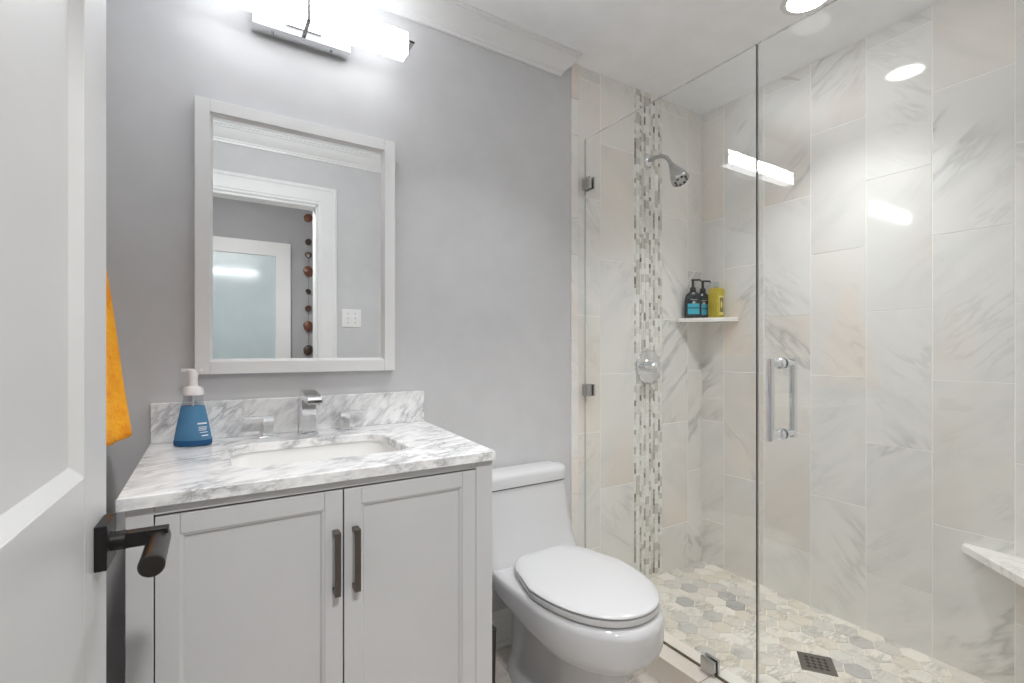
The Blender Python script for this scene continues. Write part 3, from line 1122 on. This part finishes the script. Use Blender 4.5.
# ------------------------------------------------------------------ towel
hk = thing('robe_hook', 'small dark hook on the left wall holding the orange towel', 'hook', (XL, 1.30, 1.53))
m = MB(); m.lathe([(0.022, 0.0), (0.022, 0.006), (0.018, 0.008)], (XL, 1.30, 1.53), (1, 0, 0), 24)
m.build('rose', M['black'], hk, smooth=True)
m = MB(); m.tube([(XL + 0.006, 1.30, 1.53), (XL + 0.035, 1.30, 1.528), (XL + 0.052, 1.30, 1.532), (XL + 0.060, 1.30, 1.550)], 0.006, 12)
m.build('prong', M['black'], hk, smooth=True)
m = MB()
rings = []
nr, na = 30, 72
for i in range(nr + 1):
    t = i / nr
    z = 1.522 - t * 0.56
    hw = 0.016 + 0.140 * (t ** 0.85)                     # along the wall
    front = XL + 0.070 + 0.084 * t ** 0.45               # how far it hangs out from the wall
    dp = 0.018 + 0.050 * t ** 0.6
    cx = front - dp
    ring = []
    for k in range(na):
        a = 2 * PI * k / na
        fold = 1 + (0.12 * t) * math.sin(7 * a + 1.2 * t) + 0.06 * t * math.sin(13 * a + 2)
        px = cx + dp * math.cos(a) * fold
        py = 1.30 + hw * math.sin(a) * (1 + 0.05 * math.sin(5 * a + t * 3))
        pz = z + (0.026 * math.cos(a) + 0.006 * math.sin(5 * a) if t > 0.75 else 0.0) * (t - 0.75) * 4
        ring.append((max(px, XL + 0.006), py, pz))
    rings.append(ring)
m.loft(rings)
tag(m.build('hand_towel', M['towel'], smooth=True, angle=180), 'bright orange terry towel hanging behind the open door', 'towel')


# ------------------------------------------------------------------ toilet
TX = 1.030
toi = thing('toilet', 'white one-piece toilet with its lid closed beside the vanity', 'toilet', (TX, 1.30, 0))


def oval(yb, yf, z, widths, n=56, pw=0.9):
    """closed outline seen from above; widths sampled back to front, symmetric about TX"""
    pts = []
    L = yb - yf
    for k in range(n):
        a = 2 * PI * k / n
        s = (1 - math.cos(a)) / 2
        q = s * (len(widths) - 1)
        i = min(int(q), len(widths) - 2)
        f = q - i
        f = f * f * (3 - 2 * f)
        wv = widths[i] * (1 - f) + widths[i + 1] * f
        sn = math.sin(a)
        pts.append((TX + wv * math.copysign(abs(sn) ** (0.5 + 0.28 * min(1, s * 1.6)), sn), yb - L * s, z))
    return pts


def eggring(yb, yf, hw, z, n=64, back=0.62, dome=0.0):
    """toilet-seat outline: flat-ish back, long rounded front. yb back, yf front tip"""
    pts = []
    L = yb - yf
    for k in range(n):
        a = 2 * PI * k / n
        ca, sa = math.cos(a), math.sin(a)
        yc = yb - L * 0.42
        if ca >= 0:
            e = 9.0
            yy = yc + L * 0.42 * abs(ca) ** (2 / e)
            xx = abs(sa) ** (2 / e)
            taper = 1 - 0.42 * ((yy - yc) / (L * 0.42)) ** 1.7
            xx *= taper
        else:
            e = 2.15
            yy = yc - L * 0.58 * abs(ca) ** (2 / e)
            xx = abs(sa) ** (2 / e)
        pts.append((TX + hw * math.copysign(xx, sa), yy, z))
    return pts


m = MB()
# pedestal and bowl: (z, back y, front y, half-widths back -> front)
levels = [
    (0.000, 1.575, 1.010, (0.120, 0.135, 0.130, 0.128, 0.120)),
    (0.014, 1.575, 1.008, (0.118, 0.134, 0.130, 0.128, 0.120)),
    (0.030, 1.570, 1.014, (0.105, 0.118, 0.112, 0.115, 0.112)),
    (0.060, 1.565, 1.020, (0.098, 0.102, 0.090, 0.104, 0.106)),
    (0.120, 1.565, 1.032, (0.095, 0.093, 0.082, 0.102, 0.104)),
    (0.208, 1.565, 1.034, (0.095, 0.092, 0.082, 0.102, 0.104)),
    (0.224, 1.566, 1.026, (0.096, 0.093, 0.090, 0.112, 0.110)),
    (0.234, 1.567, 1.008, (0.097, 0.094, 0.112, 0.132, 0.126)),
    (0.246, 1.568, 0.984, (0.098, 0.097, 0.138, 0.154, 0.145)),
    (0.264, 1.570, 0.962, (0.100, 0.104, 0.160, 0.172, 0.160)),
    (0.286, 1.574, 0.941, (0.104, 0.128, 0.177, 0.186, 0.175)),
    (0.302, 1.585, 0.932, (0.120, 0.166, 0.187, 0.194, 0.183)),
    (0.316, 1.612, 0.928, (0.192, 0.194, 0.193, 0.199, 0.188)),
    (0.335, 1.624, 0.926, (0.207, 0.204, 0.195, 0.202, 0.191)),
    (0.375, 1.627, 0.925, (0.212, 0.209, 0.196, 0.203, 0.192)),
    (0.392, 1.628, 0.930, (0.212, 0.209, 0.195, 0.201, 0.190)),
    (0.400, 1.626, 0.942, (0.206, 0.203, 0.186, 0.191, 0.180)),
]
rings = [oval(yb, yf, z, wd, pw=0.62 + 0.0 * z) for z, yb, yf, wd in levels]
m.loft(rings)


def tankring(z, yb, yf, hw, r, bow, n=9):
    pts = []
    base = rrect(TX, (yb + yf) / 2, hw, (yb - yf) / 2, r, z, n)
    for x, y, zz in base:
        if y < (yb + yf) / 2:
            y -= bow * (1 - ((x - TX) / hw) ** 2)
        pts.append((x, y, zz))
    return pts


# tank flows out of the bowl deck
tk = [tankring(0.380, 1.628, 1.448, 0.207, 0.05, 0.0), tankring(0.398, 1.630, 1.452, 0.211, 0.05, 0.006), tankring(0.42, 1.632, 1.470, 0.214, 0.055, 0.014), tankring(0.46, 1.634, 1.492, 0.216, 0.055, 0.022), tankring(0.52, 1.635, 1.510, 0.216, 0.055, 0.028),
      tankring(0.59, 1.636, 1.525, 0.214, 0.055, 0.032), tankring(0.652, 1.636, 1.536, 0.211, 0.05, 0.034)]
m.loft(tk)
m.build('body', M['china'], toi, smooth=True, angle=60)
m = MB()
m.loft([tankring(0.655, 1.634, 1.540, 0.207, 0.05, 0.034), tankring(0.658, 1.640, 1.531, 0.215, 0.055, 0.036), tankring(0.690, 1.640, 1.531, 0.215, 0.055, 0.036), tankring(0.702, 1.638, 1.535, 0.211, 0.054, 0.035), tankring(0.709, 1.630, 1.546, 0.200, 0.05, 0.032), tankring(0.712, 1.61, 1.57, 0.16, 0.018, 0.02)])
m.build('tank_lid', M['china'], toi, smooth=True, angle=50)
m = MB()
m.loft([eggring(1.420, 0.966, 0.170, 0.4045), eggring(1.430, 0.948, 0.186, 0.405), eggring(1.433, 0.944, 0.189, 0.4065), eggring(1.433, 0.942, 0.191, 0.412), eggring(1.433, 0.943, 0.190, 0.4225), eggring(1.432, 0.946, 0.187, 0.4240), eggring(1.420, 0.962, 0.172, 0.4243)])
m.build('seat', M['seatp'], toi, smooth=True, angle=50)
m = MB()
m.loft([eggring(1.420, 0.962, 0.172, 0.4292), eggring(1.438, 0.946, 0.188, 0.4294), eggring(1.441, 0.941, 0.192, 0.4308), eggring(1.442, 0.941, 0.1925, 0.4338), eggring(1.440, 0.945, 0.189, 0.4375), eggring(1.43, 0.966, 0.174, 0.4415), eggring(1.39, 1.05, 0.115, 0.4445), eggring(1.32, 1.15, 0.05, 0.445)])
lid_ = m.build('lid', M['seatp'], toi, smooth=True, angle=50)
for sx in (-1, 1):
    m = MB()
    m.box(TX + sx * 0.078 - 0.014, TX + sx * 0.078 + 0.014, 1.432, 1.452, 0.396, 0.424)
    m.build('hinge_cap', M['seatp'], toi, smooth=True)
m = MB()
m.lathe([(0.014, 0), (0.014, 0.006), (0.008, 0.008), (0.008, 0.014)], (TX - 0.212, 1.575, 0.615), (-1, 0, 0), 20)
m.tube([(TX - 0.226, 1.575, 0.615), (TX - 0.230, 1.56, 0.614), (TX - 0.231, 1.51, 0.606)], [0.007, 0.007, 0.005], 12)
m.build('flush_lever', M['chrome'], toi, smooth=True)
# waste bin beside the vanity
wb = thing('waste_bin', 'slim dark metal bin between the vanity and the toilet', 'waste bin', (0.687, 1.36, 0))
m = MB()
rr = [rrect(0.687, 1.36, 0.052, 0.090, 0.006, 0.0, 3), rrect(0.687, 1.36, 0.056, 0.094, 0.006, 0.322, 3), rrect(0.687, 1.36, 0.053, 0.091, 0.005, 0.322, 3), rrect(0.687, 1.36, 0.049, 0.087, 0.005, 0.006, 3)]
m.loft(rr)
m.build('bin_body', M['bin'], wb)
m = MB()
m.loft([rrect(0.687, 1.36, 0.0566, 0.0946, 0.006, 0.316, 3), rrect(0.687, 1.36, 0.0568, 0.0948, 0.006, 0.324, 3), rrect(0.687, 1.36, 0.0528, 0.0908, 0.005, 0.324, 3), rrect(0.687, 1.36, 0.0528, 0.0908, 0.005, 0.316, 3)], cap0=False, cap1=False)
m.build('bin_rim', M['blackp'], wb)

# ------------------------------------------------------------------ shower glass
GT = 0.005


def sheet(m, y0, y1, z0, z1):
    x0, x1 = XG - GT, XG + GT
    b = m.add([(x0, y0, z0), (x1, y0, z0), (x1, y1, z0), (x0, y1, z0), (x0, y0, z1), (x1, y0, z1), (x1, y1, z1), (x0, y1, z1)])
    for q, mi in (((0, 3, 2, 1), 2), ((4, 5, 6, 7), 2), ((0, 1, 5, 4), 1), ((1, 2, 6, 5), 0), ((2, 3, 7, 6), 2), ((3, 0, 4, 7), 0)):
        m.face([b + i for i in q], mi)


def edgeglass():
    t = NT('polished_glass_edge')
    b = t.bsdf(Base_Color=srgb(196, 204, 200), Roughness=0.08)
    b.inputs['Alpha'].default_value = 0.55
    return t.m


M['edgelight'] = edgeglass()
GZ0, GZ1 = 0.094, 2.103
pan = thing('shower_screen', 'fixed clear glass shower panel clamped to the tiled wall beside the toilet', 'glass panel', (XG, 1.25, GZ0))
m = MB(); sheet(m, 0.853, YB - 0.003, GZ0, GZ1)
m.build('glass_sheet', [M['pane'], M['paneedge'], M['edgelight']], pan)
for z in (1.900, 0.992):
    m = MB()
    m.box(XG - GT - 0.011, XG - GT - 0.0005, YB - 0.052, YB - 0.001, z - 0.026, z + 0.026)
    m.box(XG + GT + 0.0005, XG + GT + 0.011, YB - 0.052, YB - 0.001, z - 0.026, z + 0.026)
    m.box(XG - GT - 0.011, XG + GT + 0.011, YB - 0.003, YB - 0.0006, z - 0.026, z + 0.026)
    m.build('wall_clamp', M['satin'], pan, bevel=0.0015)
m = MB()
m.box(XG - GT - 0.011, XG - GT - 0.0005, 0.990, 1.042, 0.0905, 0.140)
m.box(XG + GT + 0.0005, XG + GT + 0.011, 0.990, 1.042, 0.0905, 0.140)
m.build('floor_clamp', M['satin'], pan, bevel=0.0015)
m = MB(); m.box(XG - GT, XG + GT, 0.853, YB - 0.003, 0.0899, GZ0)
sl = m.build('seal_strip', plain('clear_seal', srgb(120, 108, 84), 0.4), pan)

sd = thing('shower_door', 'clear glass shower door with a chrome pull handle', 'glass door', (XG, 0.5, GZ0))
m = MB(); sheet(m, 0.130, 0.848, GZ0 + 0.004, GZ1)
m.build('glass_sheet', [M['pane'], M['edgelight'], M['edgelight']], sd)
m = MB()
for sx in (-1, 1):
    xb = XG + sx * 0.060
    m.tube([(xb, 0.777, 0.908), (xb, 0.777, 1.02), (xb, 0.777, 1.143)], 0.0105, 20)
m.build('pull_bar', M['chrome'], sd, smooth=True, angle=40)
for z in (0.922, 1.129):
    m = MB()
    for sx in (-1, 1):
        xb = XG + sx * 0.060
        m.lathe([(0.016, GT + 0.0005), (0.016, 0.012), (0.010, 0.014), (0.0098, 0.056)], (XG, 0.777, z), (sx, 0, 0), 24)
    m.build('handle_post', M['chrome'], sd, smooth=True, angle=40)
for z in (0.32, 1.88):
    m = MB()
    for sx in (-1, 1):
        a, b = sorted((XG + sx * (GT + 0.0005), XG + sx * (GT + 0.012)))
        m.box(a, b, 0.134, 0.185, z - 0.045, z + 0.045)
    m.box(XG - 0.017, XG + 0.017, 0.1235, 0.1385, z - 0.035, z + 0.035)
    m.build('hinge', M['satin'], sd, bevel=0.0015)

# ------------------------------------------------------------------ shower fittings
SHX = 1.826
sh = thing('showerhead', 'chrome shower head on a bent arm high on the mosaic strip', 'shower head', (SHX, YB, 2.09))
ZA = 2.092
m = MB(); m.lathe([(0.030, 0.0005), (0.030, 0.004), (0.026, 0.010), (0.014, 0.014)], (SHX, YB - 0.001, ZA), (0, -1, 0), 32)
m.build('flange', M['chrome'], sh, smooth=True, angle=40)
pts = [(SHX, YB - 0.004, ZA), (SHX, YB - 0.05, ZA + 0.002), (SHX, YB - 0.085, ZA - 0.004), (SHX, YB - 0.112, ZA - 0.020), (SHX, YB - 0.130, ZA - 0.043), (SHX, YB - 0.142, ZA - 0.066)]
m = MB(); m.tube(pts, 0.0095, 16)
m.build('arm', M['satin'], sh, smooth=True)
hd_dir = Vector((0.02, -0.50, -0.86)).normalized()
ho = Vector((SHX, YB - 0.138, ZA - 0.058))
m = MB()
m.lathe([(0.011, 0.0), (0.013, 0.004), (0.013, 0.014), (0.0165, 0.018), (0.019, 0.026), (0.024, 0.040), (0.032, 0.062), (0.038, 0.082), (0.0405, 0.096), (0.041, 0.106), (0.038, 0.110), (0.028, 0.1105)], ho, hd_dir, 36)
m.build('spray_head', M['satin'], sh, smooth=True, angle=40)
q = Vector((0, 0, 1)).rotation_difference(hd_dir)
for k in range(8):
    m = MB()
    a = 2 * PI * k / 8
    c = ho + q @ Vector((0.0265 * math.cos(a), 0.0265 * math.sin(a), 0.1100))
    m.lathe([(0.0058, 0.0), (0.0058, 0.0025), (0.004, 0.004)], c, hd_dir, 12)
    m.build('nozzle', M['rubber'], sh)

ZV = 1.086
sv = thing('shower_valve', 'round chrome shower valve with a lever on the mosaic strip', 'shower valve', (SHX, YB, ZV))
m = MB(); m.lathe([(0.082, 0.0005), (0.082, 0.004), (0.078, 0.009), (0.040, 0.011), (0.038, 0.013)], (SHX, YB - 0.001, ZV), (0, -1, 0), 48)
m.build('plate', M['chrome'], sv, smooth=True, angle=30)
m = MB(); m.lathe([(0.026, 0.012), (0.026, 0.050), (0.024, 0.053)], (SHX, YB, ZV), (0, -1, 0), 32)
hb = m.build('hub', M['chrome'], sv, smooth=True, angle=30)
m = MB(); m.lathe([(0.024, 0.052), (0.024, 0.068), (0.022, 0.071)], (SHX, YB, ZV), (0, -1, 0), 32)
m.tube([(SHX + 0.005, YB - 0.061, ZV), (SHX - 0.05, YB - 0.063, ZV + 0.001), (SHX - 0.083, YB - 0.065, ZV + 0.002)], [0.011, 0.0095, 0.008], 14)
m.build('lever', M['chrome'], sv, smooth=True, angle=40)

# corner shelf with bottles -------------------------------------------------------
ZS = 1.330
m = MB()
m.prism([(2.030, YB), (XR, YB), (XR, 1.436), (2.226, 1.436), (2.030, 1.636)], ZS - 0.020, ZS)
tag(m.build('corner_shelf', M['shelfm'], bevel=0.002), 'small white marble corner shelf holding shower bottles', 'shelf')


def pump_bottle(x, y, rz, label):
    t = thing('pump_bottle', label, 'bottle', (x, y, ZS), 'bottles on the corner shelf', rz)
    sy = 0.48
    m = MB()
    m.lathe([(0.038, 0.0), (0.0415, 0.003), (0.042, 0.012), (0.0415, 0.090), (0.039, 0.106), (0.032, 0.122), (0.019, 0.134), (0.0135, 0.138)], n=40, sy=sy)
    m.build('bottle_body', M['blackbottle'], t, smooth=True, local=True)
    m = MB()
    m.lathe([(0.0145, 0.137), (0.0145, 0.156), (0.012, 0.158), (0.0065, 0.160), (0.0065, 0.192)], n=24)
    m.box(-0.008, 0.034, -0.007, 0.007, 0.192, 0.200)
    m.prism([(0.034, 0.200), (0.034, 0.193), (0.041, 0.187), (0.041, 0.192)], -0.005, 0.005, 'y')
    m.build('pump', M['blackp'], t, bevel=0.0008, smooth=True, local=True)

    def patch(name, mat, z0, z1, a0, a1, off):
        m = MB()
        rr = []
        for z in (z0, z1):
            rad = 0.0418 + off
            rr.append([(rad * math.cos(a0 + (a1 - a0) * k / 12), (sy * 0.0418 + off) * math.sin(a0 + (a1 - a0) * k / 12), z) for k in range(13)])
        m.loft(rr, closed=False, cap0=False, cap1=False)
        return m.build(name, mat, t, local=True)
    patch('label', M['teal'], 0.020, 0.074, -PI / 2 - 0.75, -PI / 2 + 0.75, 0.0006)
    patch('label_band', M['tealdark'], 0.049, 0.055, -PI / 2 - 0.75, -PI / 2 + 0.75, 0.0010)
    # emblem: a small grey lozenge above the teal panel and a row of tiny print
    m = MB()
    m.prism([(-0.009, 0.080), (0.0, 0.071), (0.009, 0.080), (0.0, 0.089)], -0.0215, -0.0206, 'y')
    m.prism([(-0.016, 0.093), (0.016, 0.093), (0.016, 0.096), (-0.016, 0.096)], -0.0206, -0.0195, 'y')
    m.build('emblem', M['labelgrey'], t, local=True)
    return t


VA = -math.radians(50)
pump_bottle(2.105, 1.604, -math.radians(40), 'black pump bottle with a teal label, nearest the mosaic on the corner shelf')
pump_bottle(2.187, 1.606, -math.radians(36), 'black pump bottle with a teal label, between the other pump and the yellow bottle')
yb_ = thing('gel_bottle', 'square yellow bottle with a clear cap on the corner shelf', 'bottle', (2.200, 1.537, ZS), 'bottles on the corner shelf', 0.0)
m = MB()
m.loft([rrect(0, 0, 0.027, 0.027, 0.004, 0.0, 4), rrect(0, 0, 0.0285, 0.0285, 0.005, 0.003, 4), rrect(0, 0, 0.0285, 0.0285, 0.005, 0.146, 4), rrect(0, 0, 0.026, 0.026, 0.005, 0.151, 4), rrect(0, 0, 0.012, 0.012, 0.011, 0.152, 4), rrect(0, 0, 0.012, 0.012, 0.011, 0.158, 4)])
m.build('bottle_body', M['yellow'], yb_, smooth=True, angle=40, local=True)
m = MB(); m.loft([rrect(0, 0, 0.014, 0.014, 0.012, 0.156, 4), rrect(0, 0, 0.014, 0.014, 0.012, 0.184, 4), rrect(0, 0, 0.011, 0.011, 0.010, 0.186, 4)])
cp = m.build('cap', M['clearp'], yb_, smooth=True, angle=40, local=True)
m = MB(); m.box(-0.016, 0.020, -0.0292, -0.0284, 0.016, 0.112)
lb = m.build('label', M['labelcream'], yb_, local=True)
m = MB(); m.box(-0.012, 0.016, -0.0296, -0.0291, 0.030, 0.104)
m.build('label_panel', M['labelolive'], lb, local=True)
m = MB(); m.lathe([(0.007, 0.0292), (0.007, 0.0299)], (0.002, 0, 0.068), (0, -1, 0), 20, sx=1.0, sy=2.6)
m.build('label_oval', M['labelcream'], lb, local=True)

# corner seat at the near end of the shower
m = MB()
m.prism([(XR, 0.590), (XR, YF + 0.008), (1.765, YF + 0.008), (1.765, YF + 0.030), (XR - 0.02, 0.590)], 0.466, 0.494)
tag(m.build('shower_bench', M['shelfm'], bevel=0.003), 'white marble corner seat at the right end of the shower', 'shower seat')

# floor drain -----------------------------------------------------------------------
dr = thing('floor_drain', 'square metal drain set in the hexagon shower floor', 'drain', (DRC.x, DRC.y, ZSF), rotz=DRA)
m = MB()
h = 0.055
m.box(-h, h, -h, h, -0.004, 0.002)
m.build('frame', plain('drain_metal', (0.20, 0.185, 0.165, 1), 0.35, 0.9), dr, bevel=0.001, local=True)
M['drainslot'] = plain('drain_slots', (0.02, 0.018, 0.015, 1), 0.6)
m = MB()
for i in range(4):
    for k in range(4):
        x, y = -0.0285 + 0.019 * i, -0.0285 + 0.019 * k
        m.box(x - 0.007, x + 0.007, y - 0.0035, y + 0.0035, 0.001, 0.0024)
        m.box(x - 0.002, x + 0.002, y - 0.008, y + 0.008, 0.001, 0.0024)
m.build('grate_slots', M['drainslot'], dr, local=True)


# ------------------------------------------------------------------ ceiling lamps
def downlight(x, y, label, power, color, spread, lens=None):
    d = thing('recessed_light', label, 'ceiling lamp', (x, y, ZC))
    m = MB(); m.lathe([(0.066, -0.0005), (0.066, -0.006), (0.083, -0.005), (0.088, -0.001), (0.088, 0.0)][::-1], (x, y, ZC), (0, 0, 1), 48, cap0=False, cap1=False)
    m.build('trim_ring', M['trim'], d, smooth=True, angle=30)
    m = MB(); m.lathe([(0.066, -0.0030), (0.066, -0.0045)], (x, y, ZC), (0, 0, 1), 48)
    m.build('lens', lens or M['down'], d)
    b = area_light('recessed_light_beam', (0, 0, -0.0065), 0.124, power, color, parent=d)
    b.data.spread = math.radians(spread)


downlight(1.815, 0.90, 'round recessed lamp glowing in the shower ceiling', DOWNLIGHT, (0.97, 0.985, 1), 92)
downlight(0.88, 0.96, 'added round recessed fill lamp, out of view, in the ceiling over the middle of the bathroom', ROOM_FILL, (0.97, 0.98, 1), 100, M['lens2'])  # second downlight, out of view, added as room fill

hl = thing('hall_fill_lamp', 'flat round fill lamp added on the unseen hall ceiling', 'ceiling lamp', (0.2, -0.46, ZC))  # unseen lamp, added to send fill light through the doorway
m = MB(); m.lathe([(0.20, 0.0), (0.20, -0.03), (0.19, -0.034)], (0.2, -0.46, ZC), (0, 0, 1), 48)
m.build('housing', M['trim'], hl, smooth=True, angle=40)
m = MB(); m.lathe([(0.185, -0.0345), (0.175, -0.045), (0.12, -0.056), (0.02, -0.060)], (0.2, -0.46, ZC), (0, 0, 1), 48)
m.build('diffuser', M['hallfill'], hl, smooth=True, angle=60)
hb = area_light('hall_fill_light', (0, 0.02, -0.085), 0.17, HALL_FILL, (1, 0.99, 0.97), parent=hl)
hb.rotation_euler = (math.radians(38), 0, 0)  # fill beam tilted towards the bathroom, though the fixture lies flat
